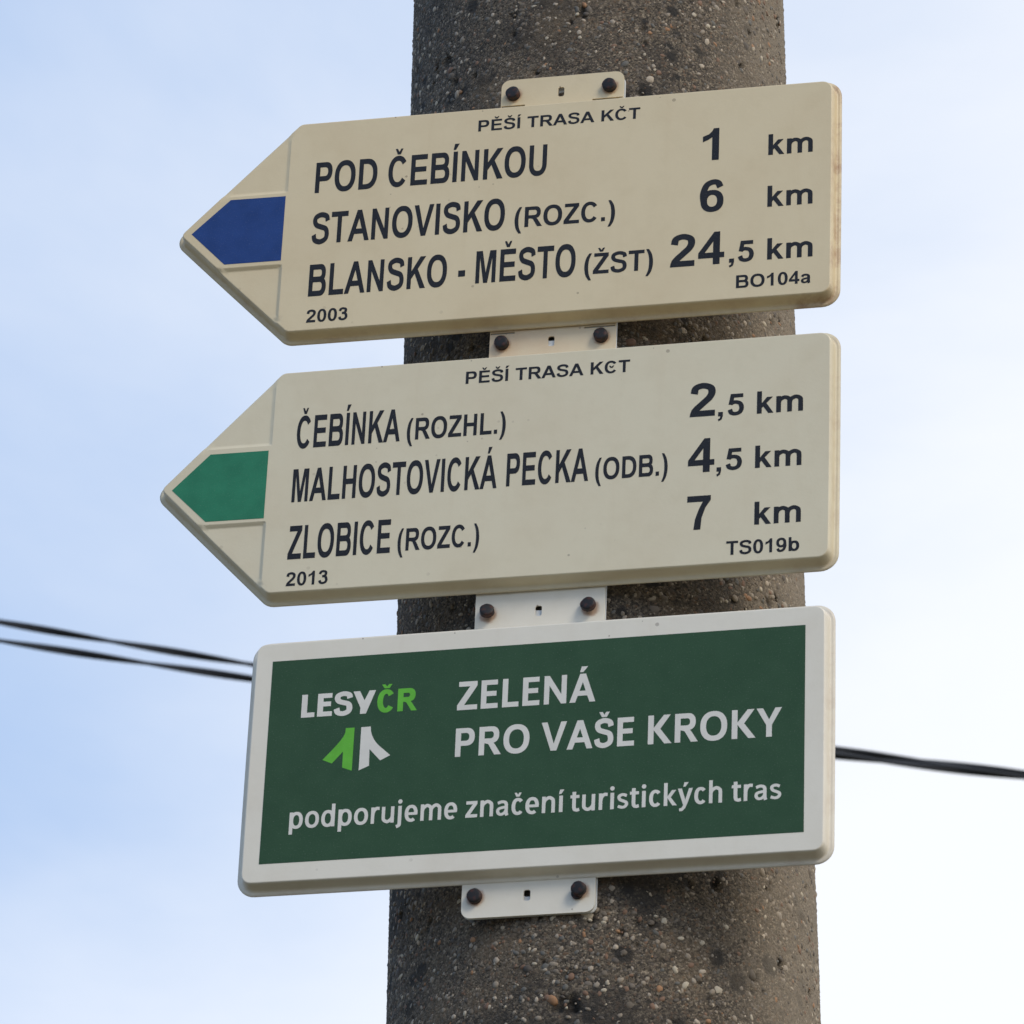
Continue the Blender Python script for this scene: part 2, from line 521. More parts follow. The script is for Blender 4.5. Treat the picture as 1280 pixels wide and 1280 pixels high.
def seg_dist(p, loop):
    a = loop; b_ = np.roll(loop, -1, 0); best = np.full(len(p), 1e9)
    for q, r_ in zip(a, b_):
        d = r_ - q; l2 = d @ d
        if l2 < 1e-14: continue
        tt = np.clip(((p - q) @ d) / l2, 0, 1)
        best = np.minimum(best, np.hypot(*(p - q - tt[:, None] * d).T))
    return best

def plate(name, pts, rads, mat, parent, recess=None):
    insets = [0, 0.0022, 0.0034, 0.0041, 0.0044, 0.0047, 0.0050, 0.0053, 0.0057, 0.0062, 0.0069, 0.0078, 0.0092]
    def prof(d):
        # flange 0..3.6 mm, wall, rounded shoulder
        d = np.asarray(d)
        w_ = np.clip((d - 0.0036) / (0.0062 - 0.0036), 0, 1)
        s = np.where(w_ < .18, 0.5 * (w_ / .18) ** 2 * .16, 0)
        mid = .08 + (w_ - .18) / (.62 - .18) * .66
        top = .74 + .26 * np.sin(np.clip((w_ - .62) / .38, 0, 1) * math.pi / 2)
        s = np.where(w_ < .18, s, np.where(w_ < .62, mid, top))
        return DEPTH * s
    def dense(lp, seg=9, m_=30):                  # edges bow out by a fifth of a millimetre
        o_ = []
        for c_ in range(len(pts)):
            arc = lp[c_ * seg:(c_ + 1) * seg]; nxt = lp[((c_ + 1) % len(pts)) * seg]
            e_ = nxt - arc[-1]; nn_ = np.array([e_[1], -e_[0]]) / (np.linalg.norm(e_) + 1e-12)
            o_.extend(arc); o_.extend(arc[-1] + e_ * q / (m_ + 1) + nn_ * 0.0008 * (q / (m_ + 1)) * (1 - q / (m_ + 1)) for q in range(1, m_ + 1))
        return np.array(o_)
    loops = [dense(rounded(pts, rads, i)) for i in insets]
    V, F, H = [], [], []
    for lp, i in zip(loops, insets):
        V.extend(lp); H.extend([i] * len(lp))
    n = len(loops[0])
    inner = loops[-1]
    # interior points: lines of the recess steps plus a loose grid
    P = []
    lo, hi = inner.min(0), inner.max(0)
    for x in np.arange(lo[0], hi[0], 0.012):
        for y in np.arange(lo[1], hi[1], 0.012):
            P.append((x + 0.0003, y))
    if recess:
        fold, ya, yb = recess
        offs = [-0.0004, 0.0, 0.0006, 0.0012, 0.0018, 0.0024, 0.0030, 0.0036]
        for o_ in offs:
            for x in np.arange(lo[0], fold, 0.0022): P.append((x, ya - o_)); P.append((x, yb + o_))
            for y in np.arange(lo[1], ya, 0.0022): P.append((fold - o_, y))
            for y in np.arange(yb, hi[1], 0.0022): P.append((fold - o_, y))
    P = np.array(P)
    # keep those inside the inner loop by a margin
    def inside(p, lp):
        x, y = p.T; c_ = np.zeros(len(p), bool)
        for q, r_ in zip(lp, np.roll(lp, -1, 0)):
            cond = (q[1] > y) != (r_[1] > y)
            xx = (r_[0] - q[0]) * (y - q[1]) / (r_[1] - q[1] + 1e-15) + q[0]
            c_ ^= cond & (x < xx)
        return c_
    P = P[inside(P, inner) & (seg_dist(P, inner) > 0.0006)]
    # rings
    for k in range(len(loops) - 1):
        for j in range(n):
            a, b_ = k * n + j, k * n + (j + 1) % n
            F.append((a, b_, b_ + n)); F.append((a, b_ + n, a + n))
    base = (len(loops) - 1) * n
    allp = [Vector(p) for p in inner] + [Vector(p) for p in P]
    r = delaunay_2d_cdt(allp, [], [list(range(n))], 1, 1e-9, True)
    vs, fs, ov = r[0], r[2], r[3]
    mp = {}
    V2 = list(V); HH = list(H)
    for i_, (p, o_) in enumerate(zip(vs, ov)):
        o0 = min(o_) if o_ else None
        if o0 is not None and o0 < n: mp[i_] = base + o0
        else:
            mp[i_] = len(V2); V2.append(np.array(p)); HH.append(0.02)
    for f in fs: F.append(tuple(mp[q] for q in f))
    V2 = np.array(V2); z = prof(np.array(HH))
    if recess:
        dy = np.maximum(ya - V2[:, 1], V2[:, 1] - yb)
        dt = np.minimum(dy, fold - V2[:, 0])
        cap_ = DEPTH - np.where(V2[:, 1] > ya, 0.0011, 0.0019) * smooth(dt / 0.0030)
        k_ = 0.0016                                   # rounded meeting of wall and recessed field
        h_ = np.clip(0.5 + 0.5 * (cap_ - z) / k_, 0, 1)
        sm = cap_ * (1 - h_) + z * h_ - k_ * h_ * (1 - h_)
        z = np.where(dt > 0.0005, np.minimum(sm, z), z)
    me = mesh_np(name, np.column_stack([V2, z]), np.array(F))
    at = me.attributes.new("rim", 'FLOAT', 'POINT')
    rim = np.clip(1 - (np.array(HH) - 0.0035) / 0.004, 0, 1)
    rim = rim * np.where(V2[:, 0] > -0.03, 1.0, 0.35)
    at.data.foreach_set("value", rim.astype(np.float32))
    o = link(name, me, mat, parent)
    so = o.modifiers.new("thick", 'SOLIDIFY'); so.thickness = 0.0011; so.offset = -1
    return o

# ------------------------------------------------------------------ lettering: own outlines, unit = 1/1000 em
def catmull(pts, n=9, closed=False):
    P = np.array(pts, float)
    Q = np.vstack([2 * P[0] - P[1], P, 2 * P[-1] - P[-2]])
    o = []
    for i in range(len(P) - 1):
        p0, p1, p2, p3 = Q[i:i + 4]
        for k in range(n):
            s = k / n
            o.append(.5 * ((2 * p1) + (p2 - p0) * s + (2 * p0 - 5 * p1 + 4 * p2 - p3) * s * s + (3 * p1 - p0 - 3 * p2 + p3) * s ** 3))
    o.append(P[-1]); return np.array(o)

def ell(cx, cy, rx, ry, a0=0, a1=360, n=40, pw=2.25):
    o = []
    for k in range(n + 1):
        a = R(a0 + (a1 - a0) * k / n); c_, s_ = math.cos(a), math.sin(a)
        o.append((cx + rx * math.copysign(abs(c_) ** (2 / pw), c_), cy + ry * math.copysign(abs(s_) ** (2 / pw), s_)))
    return np.array(o)

def stroke(path, sv, sh):
    p = np.asarray(path, float)
    t_ = np.gradient(p, axis=0); t_ /= np.linalg.norm(t_, axis=1)[:, None] + 1e-9
    w_ = np.sqrt((sv * t_[:, 1]) ** 2 + (sh * t_[:, 0]) ** 2) / 2
    nn = np.stack([-t_[:, 1], t_[:, 0]], -1) * w_[:, None]
    quads = []
    for i in range(len(p) - 1):            # overlapping quads, united below
        quads.append([p[i] + nn[i], p[i + 1] + nn[i + 1], p[i + 1] - nn[i + 1], p[i] - nn[i]])
    left = p + nn; right = p - nn
    return ('S', np.vstack([left, right[::-1]]), quads)

def rect(x0, y0, x1, y1): return [(x0, y0), (x1, y0), (x1, y1), (x0, y1)]
def dshape(x0, y0, x1, y1, pw=2.3):
    h = (y1 - y0) / 2; rx = min(h * 0.98, (x1 - x0) * .8)
    return [(x0, y1), (x0, y0)] + [tuple(q) for q in ell(x1 - rx, (y0 + y1) / 2, rx, h, -90, 90, 22, pw)]

def caron(cx, y, s=1.0, h=135, w_=128, arm=72):
    return ('+', [(cx - w_ * s, y + h), (cx - (w_ - arm) * s, y + h), (cx, y + h * .46), (cx + (w_ - arm) * s, y + h), (cx + w_ * s, y + h), (cx + arm * .7 * s, y), (cx - arm * .7 * s, y)])
def acute(cx, y, s=1.0): return ('+', [(cx - 62 * s, y), (cx + 20 * s, y), (cx + 132 * s, y + 142), (cx - 22 * s, y + 142)])

def glyph(ch, f):
    """returns (layers, advance). f: 'A' grotesque bold, 'S' humanist bold caps, 'X' extra bold, 'L' humanist lower case"""
    sv, sh = {'A': (143, 119), 'S': (146, 124), 'X': (176, 146), 'L': (124, 104)}[f]
    cap = 716; X = {'A': 519, 'L': 532}.get(f, 519)
    asc = 716 if f == 'A' else 740
    dsc = -190
    AD = {'A': dict(A=722, B=722, C=722, D=722, E=667, H=722, I=278, K=722, L=611, M=833, N=722, O=778, P=667, R=722, S=667, T=611, U=722, V=667, Y=667, Z=611,
                    a=556, b=611, k=556, m=889),
          'S': dict(A=690, E=560, K=680, L=530, N=730, O=780, P=620, R=660, S=570, V=680, Y=650, Z=580),
          'X': dict(C=640, E=560, L=500, R=680, S=600, Y=680),
          'L': dict(a=500, c=465, d=570, e=525, h=555, i=262, j=262, k=520, m=840, n=555, o=565, p=570, r=370, s=425, t=355, u=555, y=500, z=450)}[f]
    BASE = {'Č': ('C', 'c'), 'Ě': ('E', 'c'), 'Š': ('S', 'c'), 'Ž': ('Z', 'c'), 'Í': ('I', 'a'), 'Á': ('A', 'a'), 'č': ('c', 'c'), 'í': ('i', 'a'), 'ý': ('y', 'a')}
    if ch in BASE:
        b_, acc = BASE[ch]
        ly, ad = glyph('ı' if b_ == 'i' else b_, f)
        y = (cap + 42) if b_.isupper() else (X + 55)
        s = 1.0 if b_.isupper() else .92
        cx = ad / 2 + (14 if b_ in 'Cc' else 0)
        if f == 'X': s *= 1.3
        if f == 'S': s *= 1.1
        return ly + ([caron(cx, y, s, arm=72 if f == 'A' else 84, h=135 if f == 'A' else 128)] if acc == 'c' else [acute(cx - 18, y, s)]), ad
    if ch == 'Є':                            # the misprinted C with its caron fallen inside
        ly, ad = glyph('C', f)
        return ly + [('+', [(255, 440), (330, 440), (395, 372), (460, 440), (535, 440), (445, 300), (345, 300)])], ad
    if ch == ' ': return [], 278
    Lr = []
    P_ = lambda pts: Lr.append(('+', pts)); M_ = lambda pts: Lr.append(('-', pts))
    def ST(path, a=sv, b_=sh): Lr.append(stroke(path, a, b_))
    l = 73 if f == 'A' else 62
    w_ = AD.get('i' if ch == 'ı' else ch, 556)
    if ch == 'A':
        ax = sv * .53; k = (w_ / 2 - ax) / cap; s_ = sv * 1.07
        P_([(0, 0), (w_ / 2 - ax, cap), (w_ / 2 + ax, cap), (w_, 0)])
        yb = 163
        M_([(s_, -1), (s_ + k * yb, yb), (w_ - s_ - k * yb, yb), (w_ - s_, -1)])
        y2 = yb + sh; ytop = (w_ / 2 - s_) / k
        M_([(s_ + k * y2, y2), (w_ - s_ - k * y2, y2), (w_ / 2, ytop)])
    elif ch == 'B':
        P_(rect(l, 0, l + sv + 20, cap)); P_(dshape(l, 0, w_ - 42, 418)); P_(dshape(l, 318, w_ - 72, cap))
        M_(dshape(l + sv, sh, w_ - 42 - sv, 418 - sh + 14)); M_(dshape(l + sv, 318 + sh + 2, w_ - 72 - sv + 6, cap - sh))
    elif ch in 'CG':
        rx, ry = (w_ - 90) / 2 - sv / 2, cap / 2 + 12 - sh / 2
        ST(ell(w_ / 2 + 4, cap / 2, rx, ry, 36, 324, 46, 2.15))
    elif ch == 'D':
        P_(dshape(l, 0, w_ - 40, cap, 2.3)); M_(dshape(l + sv, sh, w_ - 40 - sv, cap - sh, 2.3))
    elif ch == 'E':
        P_(rect(l, 0, l + sv, cap)); P_(rect(l, 0, w_ - 45, sh)); P_(rect(l, cap - sh, w_ - 60, cap)); P_(rect(l, 310, w_ - 88, 310 + sh))
    elif ch == 'H':
        P_(rect(l, 0, l + sv, cap)); P_(rect(w_ - l - sv, 0, w_ - l, cap)); P_(rect(l, 312, w_ - l, 312 + sh))
    elif ch == 'I': P_(rect(w_ / 2 - sv / 2, 0, w_ / 2 + sv / 2, cap))
    elif ch == 'K':
        P_(rect(l, 0, l + sv, cap))
        if f == 'A': P_([(217, 217), (217, 398), (510, 716), (705, 716), (435, 437), (720, 0), (533, 0), (335, 336)])
        else:
            x0 = l + sv; P_([(x0 - 3, 330), (x0 - 3, 400), (w_ - 215, 716), (w_ - 40, 716), (x0 + 170, 372), (w_ - 5, 0), (w_ - 190, 0), (x0 - 3, 350)])
    elif ch == 'L': P_(rect(l, 0, l + sv, cap)); P_(rect(l, 0, w_ - 30, sh))
    elif ch == 'M': P_([(71, 0), (71, 716), (287, 716), (417, 228), (545, 716), (762, 716), (762, 0), (628, 0), (628, 564), (486, 0), (347, 0), (205, 564), (205, 0)])
    elif ch == 'N':
        a, b_ = l, w_ - l - 8; s_ = sv - 8
        P_([(a, 0), (a, cap), (a + s_, cap), (b_ - s_, 238), (b_ - s_, cap), (b_, cap), (b_, 0), (b_ - s_, 0), (a + s_, 467), (a + s_, 0)])
    elif ch == 'O':
        P_(ell(w_ / 2, cap / 2, w_ / 2 - 43, cap / 2 + 12)); M_(ell(w_ / 2, cap / 2, w_ / 2 - 43 - sv - 4, cap / 2 + 12 - sh - 4))
    elif ch == 'P':
        P_(rect(l, 0, l + sv, cap)); P_(dshape(l, 270, w_ - 45, cap)); M_(dshape(l + sv, 270 + sh, w_ - 45 - sv, cap - sh))
    elif ch == 'R':
        P_(rect(l, 0, l + sv, cap)); P_(dshape(l, 295, w_ - 62, cap)); M_(dshape(l + sv, 295 + sh - 4, w_ - 62 - sv, cap - sh))
        P_([(w_ - 178, 0), (w_ + (2 if f == 'A' else 0), 0), (w_ - 165, 250), (w_ - 235, 330), (w_ - 400, 350), (w_ - 420, 295), (w_ - 345, 270)])
    elif ch == 'S':
        q = (w_ - 80) / 587.0
        x = lambda v: 40 + (v - 40) * q
        ST(catmull([(x(556), 520), (x(515), 628), (x(335), 670), (x(165), 620), (x(128), 525), (x(190), 437), (x(335), 390), (x(500), 338), (x(553), 225), (x(510), 105), (x(335), 46), (x(158), 92), (x(108), 215)]))
    elif ch == 'T': P_(rect(w_ / 2 - sv / 2, 0, w_ / 2 + sv / 2, cap)); P_(rect(21, cap - sh, w_ - 21, cap))
    elif ch == 'U':
        P_(rect(l, 270, l + sv, cap)); P_(rect(w_ - l - sv, 270, w_ - l, cap))
        ST(ell(w_ / 2, 272, w_ / 2 - l - sv / 2, 284 - sh / 2, 180, 360, 30, 2.3))
    elif ch == 'V':
        ax = sv * .53; s_ = sv * 1.07
        P_([(0, cap), (s_, cap), (w_ / 2, 175), (w_ - s_, cap), (w_, cap), (w_ / 2 + ax, 0), (w_ / 2 - ax, 0)])
    elif ch == 'Y':
        s_ = sv * 1.15
        if f == 'X': P_([(0, cap), (s_, cap), (w_ * .52, 420), (w_ - s_ * .92, cap), (w_ + 10, cap), (w_ * .42 + sv * .75, 0), (w_ * .42 - sv * .3, 0), (w_ * .42 - sv * .25, 190)])
        else: P_([(0, cap), (s_, cap), (w_ / 2, 430), (w_ - s_, cap), (w_, cap), (w_ / 2 + sv / 2, 295), (w_ / 2 + sv / 2, 0), (w_ / 2 - sv / 2, 0), (w_ / 2 - sv / 2, 295)])
    elif ch == 'Z':
        P_([(20, 0), (20, sh), (w_ - 229, cap - sh), (50, cap - sh), (50, cap), (w_ - 36, cap), (w_ - 36, cap - sh + 8), (208, sh), (w_ - 21, sh), (w_ - 21, 0)])
    elif ch == '0': P_(ell(278, 353, 238, 366)); M_(ell(278, 353, 98, 250))
    elif ch == '1': P_([(256, 0), (393, 0), (393, 719), (282, 719), (252, 655), (190, 590), (71, 543), (71, 418), (170, 460), (256, 517)])
    elif ch == '2':
        ST(catmull([(102, 492), (135, 615), (272, 661), (410, 612), (440, 510), (395, 400), (280, 285), (165, 175), (108, 100)]), 140, 122)
        P_([(25, 0), (505, 0), (505, 127), (200, 127), (150, 150), (60, 150), (34, 70)])
    elif ch == '3':
        ST(catmull([(102, 525), (160, 636), (272, 662), (390, 625), (415, 535), (370, 440), (225, 398)]), 136, 114)
        ST(catmull([(225, 400), (385, 372), (450, 220), (400, 95), (275, 46), (145, 82), (98, 195)]), 138, 116)
    elif ch == '4':
        P_([(311, 0), (444, 0), (444, 144), (532, 144), (532, 264), (444, 264), (444, 719), (329, 719), (20, 263), (20, 144), (311, 144)]); M_([(311, 264), (311, 505), (148, 264)])
    elif ch == '5':
        P_([(118, 706), (492, 706), (492, 580), (222, 580), (196, 395), (150, 345), (55, 360)])
        ST(catmull([(120, 378), (185, 420), (275, 432), (400, 380), (448, 240), (400, 98), (270, 47), (145, 85), (98, 195)]), 140, 118)
    elif ch in '69':
        ly = []
        o1 = ell(288, 237, 237, 249); i1 = ell(288, 240, 104, 134)
        s1 = catmull([(455, 540), (405, 640), (300, 664), (175, 600), (110, 440), (106, 300), (125, 200)])
        if ch == '9':
            fl = lambda a: np.array([(556 - x_, 707 - y_) for x_, y_ in a])
            o1, i1, s1 = fl(o1), fl(i1), fl(s1)
        ST(s1, 136, 118); P_(o1); M_(i1)
    elif ch == '7': P_([(42, 706), (510, 706), (510, 606), (405, 450), (335, 240), (315, 0), (178, 0), (205, 220), (275, 420), (352, 580), (42, 580)])
    elif ch == '.': P_(rect(70, 0, 212, 137)); w_ = 278
    elif ch == ',': P_([(65, 137), (65, 0), (132, 0), (118, -62), (60, -92), (84, -160), (175, -105), (206, 10), (206, 137)]); w_ = 278
    elif ch == '-': P_(rect(38, 190, 295, 328)); w_ = 333
    elif ch in '()':
        o = catmull([(275, 728), (150, 560), (104, 260), (150, -40), (275, -210)], 12)
        i_ = catmull([(275, -210), (208, 10), (190, 262), (210, 510), (275, 728)], 12)
        pts = np.vstack([catmull([(215, 728), (100, 540), (52, 258), (100, -25), (215, -210)], 12), catmull([(312, -210), (222, 0), (194, 260), (222, 515), (312, 728)], 12)])
        if ch == ')': pts = np.array([(350 - x_, y_) for x_, y_ in pts])
        P_(pts); w_ = 350
    # ---- lower case
    elif ch == 'a':
        if f == 'A':
            ST(catmull([(100, 368), (160, 450), (272, 470), (392, 430), (416, 330), (416, 120), (425, 50), (450, -2)]), 134, 106)
            ST(catmull([(415, 292), (290, 264), (150, 225), (105, 150), (150, 65), (240, 48), (350, 90), (412, 190)]), 128, 96)
        else:
            ST(catmull([(85, 410), (220, 450), (340, 420), (372, 330), (372, 120), (382, 60), (400, -2)]), 112, 94)
            ST(catmull([(372, 272), (250, 262), (125, 225), (90, 145), (130, 65), (210, 44), (310, 85), (370, 170)]), 108, 88)
    elif ch == 'b':
        P_(ell(w_ / 2 + 30, X / 2, w_ / 2 - 68, X / 2 + 12)); M_(ell(w_ / 2 + 26, X / 2, w_ / 2 - 68 - sv + 6, X / 2 + 12 - sh)); P_(rect(66, 0, 66 + sv - 8, asc))
    elif ch in 'dp':
        s = -1 if ch == 'd' else 1; cx = w_ / 2 + s * 16
        P_(ell(cx, X / 2, w_ / 2 - 54, X / 2 + 12)); M_(ell(cx, X / 2, w_ / 2 - 54 - sv, X / 2 + 12 - sh))
        P_(rect(58, dsc, 58 + sv, X) if ch == 'p' else rect(w_ - 58 - sv, 0, w_ - 58, asc))
    elif ch == 'k':
        P_(rect(62, 0, 62 + sv - 4, asc))
        if f == 'A': P_([(196, 165), (196, 325), (350, 519), (519, 519), (335, 322), (540, 0), (390, 0), (242, 222)])
        else: P_([(172, 225), (172, 290), (325, 500), (468, 500), (292, 268), (500, 0), (352, 0), (172, 262)])
    elif ch in 'mnh':
        s_ = sv - 6
        P_(rect(60, 0, 60 + s_, asc if ch == 'h' else X))
        n = 2 if ch == 'm' else 1
        span = (w_ - 120 - s_) / n
        for q in range(n):
            xa = 60 + s_ / 2 + q * span; xb = xa + span
            ST(np.vstack([catmull([(xa, X * .60), (xa + span * .14, X * .78), (xa + span * .56, X + 10 - sh / 2), (xb - span * .06, X * .80), (xb, X * .62)], 8), [(xb, X * .3), (xb, 0)]]), s_, sh)
    elif ch == 'u':
        s_ = sv - 6; P_(rect(w_ - 60 - s_, 0, w_ - 60, X))
        xa = 60 + s_ / 2; xb = w_ - 60 - s_ / 2; span = xb - xa
        ST(np.vstack([[(xa, X), (xa, X * .7)], catmull([(xa, X * .38), (xa + span * .06, X * .20), (xa + span * .44, sh / 2 - 10), (xb - span * .14, X * .22), (xb, X * .40)], 8)]), s_, sh)
    elif ch == 'o': P_(ell(w_ / 2, X / 2, w_ / 2 - 38, X / 2 + 12)); M_(ell(w_ / 2, X / 2, w_ / 2 - 38 - sv, X / 2 + 12 - sh))
    elif ch == 'e':
        rx, ry = w_ / 2 - 38 - sv / 2, X / 2 + 12 - sh / 2
        ST(ell(w_ / 2, X / 2, rx, ry, -4, 308, 44)); P_(rect(90, 212, w_ - 45, 212 + sh * .86))
    elif ch == 'c': ST(ell(w_ / 2 + 20, X / 2, w_ / 2 - 24 - sv / 2, X / 2 + 12 - sh / 2, 42, 318, 40))
    elif ch in 'iıj':
        a, b_ = w_ / 2 - sv / 2, w_ / 2 + sv / 2
        if ch == 'j': ST(np.vstack([[(w_ / 2, X), (w_ / 2, X * .3)], catmull([(w_ / 2, -10), (w_ / 2 - 14, -95), (w_ / 2 - 110, -142)], 8)]))
        else: P_(rect(a, 0, b_, X))
        if ch != 'ı': P_(ell(w_ / 2, X + 142, sv * .60, sv * .58, n=20, pw=2.0))
    elif ch == 'r':
        s_ = sv - 6; P_(rect(60, 0, 60 + s_, X))
        ST(catmull([(60 + s_ / 2, X * .52), (150, X * .75), (235, X - 42), (350, X - 42)], 8), s_, sh)
    elif ch == 's':
        ST(catmull([(352, 412), (230, 452), (118, 425), (92, 360), (135, 290), (225, 250), (330, 200), (345, 125), (290, 62), (190, 44), (60, 82)]), 108, 92)
    elif ch == 't':
        ST(np.vstack([[(150, 640), (150, 300)], catmull([(150, 150), (175, 68), (250, 44), (330, 62)], 8)]), sv, sh); P_(rect(25, X - sh + 5, 325, X))
    elif ch == 'y':
        P_([(0, X), (132, X), (252, 165), (368, X), (495, X), (322, 40), (250, -110), (165, -195), (60, -200), (50, -110), (130, -95), (185, -10)])
    elif ch == 'z':
        P_([(22, 0), (22, sh * .85), (262, X - sh), (38, X - sh), (38, X), (412, X), (412, X - sh * .9), (180, sh), (420, sh), (420, 0)])
    return Lr, w_

GC = {}
def point_in(pts, poly):
    x, y = pts.T; wn = np.zeros(len(pts), int)
    p = np.asarray(poly)
    for q, r_ in zip(p, np.roll(p, -1, 0)):
        up_ = (q[1] <= y) & (r_[1] > y); dn = (q[1] > y) & (r_[1] <= y)
        cr = (r_[0] - q[0]) * (y - q[1]) - (x - q[0]) * (r_[1] - q[1])
        wn += (up_ & (cr > 0)).astype(int) - (dn & (cr < 0)).astype(int)
    return wn != 0

def glyph_mesh(ch, f):
    if (ch, f) in GC: return GC[(ch, f)]
    ly, ad = glyph(ch, f)
    if not ly:
        GC[(ch, f)] = (np.zeros((0, 2)), np.zeros((0, 3), int), ad); return GC[(ch, f)]
    vs, es = [], []
    for item in ly:
        poly = np.asarray(item[1], float)
        k = len(vs); vs.extend(poly.tolist()); n = len(poly)
        es += [(k + i, k + (i + 1) % n) for i in range(n)]
    r = delaunay_2d_cdt([Vector(v) for v in vs], es, [], 0, 1e-3, False)
    V = np.array([v[:] for v in r[0]]); F = []
    for f_ in r[2]:
        f_ = list(f_)
        for i in range(1, len(f_) - 1): F.append((f_[0], f_[i], f_[i + 1]))
    F = np.array(F); cen = V[F].mean(1)
    keep = np.zeros(len(F), bool)
    for item in ly:
        if item[0] == '+': keep |= point_in(cen, item[1])
        elif item[0] == '-': keep &= ~point_in(cen, item[1])
        else:
            for qd in item[2]: keep |= point_in(cen, qd)
    F = F[keep]
    ar = (V[F[:, 1]] - V[F[:, 0]]); br = (V[F[:, 2]] - V[F[:, 0]])
    cr = ar[:, 0] * br[:, 1] - ar[:, 1] * br[:, 0]
    F = F[np.abs(cr) > 1e-3]; cr = cr[np.abs(cr) > 1e-3]
    F[cr < 0] = F[cr < 0][:, ::-1]
    GC[(ch, f)] = (V, F, ad)
    return GC[(ch, f)]

def lettering(text, f, x0, x1, y0, cap, mat, parent, z=None, label=None):
    V, F, x, k = [], [], 0.0, 0
    track = {'A': 0, 'S': 12, 'X': -10, 'L': 4}[f]
    for ch in text:
        v, fc, ad = glyph_mesh(ch, f)
        if len(v):
            V.append(v + np.array([x, 0])); F.append(fc + k); k += len(v)
        x += ad + track
    V = np.concatenate(V); F = np.concatenate(F)
    used = np.unique(F)
    mn, mx = V[used, 0].min(), V[used, 0].max()
    P = np.empty((len(V), 3))
    P[:, 0] = x0 + (V[:, 0] - mn) * (x1 - x0) / (mx - mn)
    P[:, 1] = y0 + V[:, 1] * cap / 716.0
    P[:, 2] = DEPTH + 0.00062 if z is None else z
    remap = np.zeros(len(V), int); remap[used] = np.arange(len(used))
    o = link("lettering", mesh_np("lettering", P[used], remap[F], smooth=False), mat, parent)
    if label: o["label"] = label
    return o

RUNS = [
    (1, 'A', 'PĚŠÍ TRASA KČT', -0.28561, -0.15657, -0.02645, 0.01027),
    (1, 'A', 'POD ČEBÍNKOU', -0.41512, -0.22939, -0.07161, 0.02817),
    (1, 'A', 'STANOVISKO', -0.41499, -0.26082, -0.11868, 0.02838),
    (1, 'A', '(ROZC.)', -0.25286, -0.17374, -0.11807, 0.01827),
    (1, 'A', 'BLANSKO', -0.41458, -0.30457, -0.16620, 0.02880),
    (1, 'A', '-', -0.29549, -0.29008, -0.16618, 0.02890),
    (1, 'A', 'MĚSTO', -0.28172, -0.20330, -0.16576, 0.02900),
    (1, 'A', '(ŽST)', -0.19627, -0.14272, -0.16517, 0.01846),
    (1, 'A', '2003', -0.41457, -0.38169, -0.18968, 0.01148),
    (1, 'A', '1', -0.10637, -0.09360, -0.07035, 0.02900),
    (1, 'A', 'km', -0.05500, -0.02047, -0.06988, 0.01890),
    (1, 'A', '6', -0.10759, -0.08915, -0.11695, 0.02860),
    (1, 'A', 'km', -0.05505, -0.02017, -0.11680, 0.01890),
    (1, 'A', '24', -0.12951, -0.08763, -0.16459, 0.02900),
    (1, 'A', ',', -0.08394, -0.07995, -0.16431, 0.01900),
    (1, 'A', '5', -0.07705, -0.06480, -0.16414, 0.01890),
    (1, 'A', 'km', -0.05453, -0.01969, -0.16403, 0.01900),
    (1, 'A', 'BO104a', -0.07805, -0.02098, -0.18729, 0.01131),
    (2, 'A', 'PĚŠÍ TRASA KЄT', -0.28639, -0.15894, -0.02762, 0.01067),
    (2, 'A', 'ČEBÍNKA', -0.41712, -0.33565, -0.07349, 0.02819),
    (2, 'A', '(ROZHL.)', -0.33031, -0.25335, -0.07310, 0.01872),
    (2, 'A', 'MALHOSTOVICKÁ', -0.41771, -0.25817, -0.12000, 0.02850),
    (2, 'A', 'PECKA', -0.25094, -0.18797, -0.11929, 0.02815),
    (2, 'A', '(ODB.)', -0.18272, -0.12763, -0.11907, 0.01854),
    (2, 'A', 'ZLOBICE', -0.41768, -0.33814, -0.16894, 0.02853),
    (2, 'A', '(ROZC.)', -0.33239, -0.26959, -0.16812, 0.01886),
    (2, 'A', '2013', -0.41733, -0.38494, -0.19157, 0.01162),
    (2, 'A', '2', -0.11199, -0.09258, -0.07108, 0.02868),
    (2, 'A', ',', -0.09044, -0.08668, -0.07204, 0.01896),
    (2, 'A', '5', -0.08310, -0.07083, -0.07195, 0.01859),
    (2, 'A', 'km', -0.06097, -0.02613, -0.07219, 0.01911),
    (2, 'A', '4', -0.11224, -0.09232, -0.11876, 0.02863),
    (2, 'A', ',', -0.09066, -0.08710, -0.11916, 0.01878),
    (2, 'A', '5', -0.08374, -0.07146, -0.11842, 0.01849),
    (2, 'A', 'km', -0.06158, -0.02677, -0.11839, 0.01892),
    (2, 'A', '7', -0.11204, -0.09434, -0.16698, 0.02882),
    (2, 'A', 'km', -0.06136, -0.02666, -0.16605, 0.01916),
    (2, 'A', 'TS019b', -0.08194, -0.02755, -0.18991, 0.01151),
    (3, 'X', 'LESY', -0.39714, -0.34069, -0.06899, 0.01873),
    (3, 'X', 'ČR', -0.33923, -0.30882, -0.06900, 0.01850),
    (3, 'S', 'ZELENÁ', -0.27839, -0.17465, -0.07141, 0.02307),
    (3, 'S', 'PRO', -0.27831, -0.22282, -0.10913, 0.02290),
    (3, 'S', 'VAŠE', -0.21401, -0.14496, -0.10905, 0.02300),
    (3, 'S', 'KROKY', -0.13480, -0.03668, -0.10903, 0.02299),
    (3, 'L', 'podporujeme', -0.40077, -0.27456, -0.15866, 0.01750),
    (3, 'L', 'značení', -0.26831, -0.19530, -0.15846, 0.01750),
    (3, 'L', 'turistických', -0.19065, -0.07939, -0.15870, 0.01745),
    (3, 'L', 'tras', -0.07248, -0.03650, -0.15864, 0.01745),
]

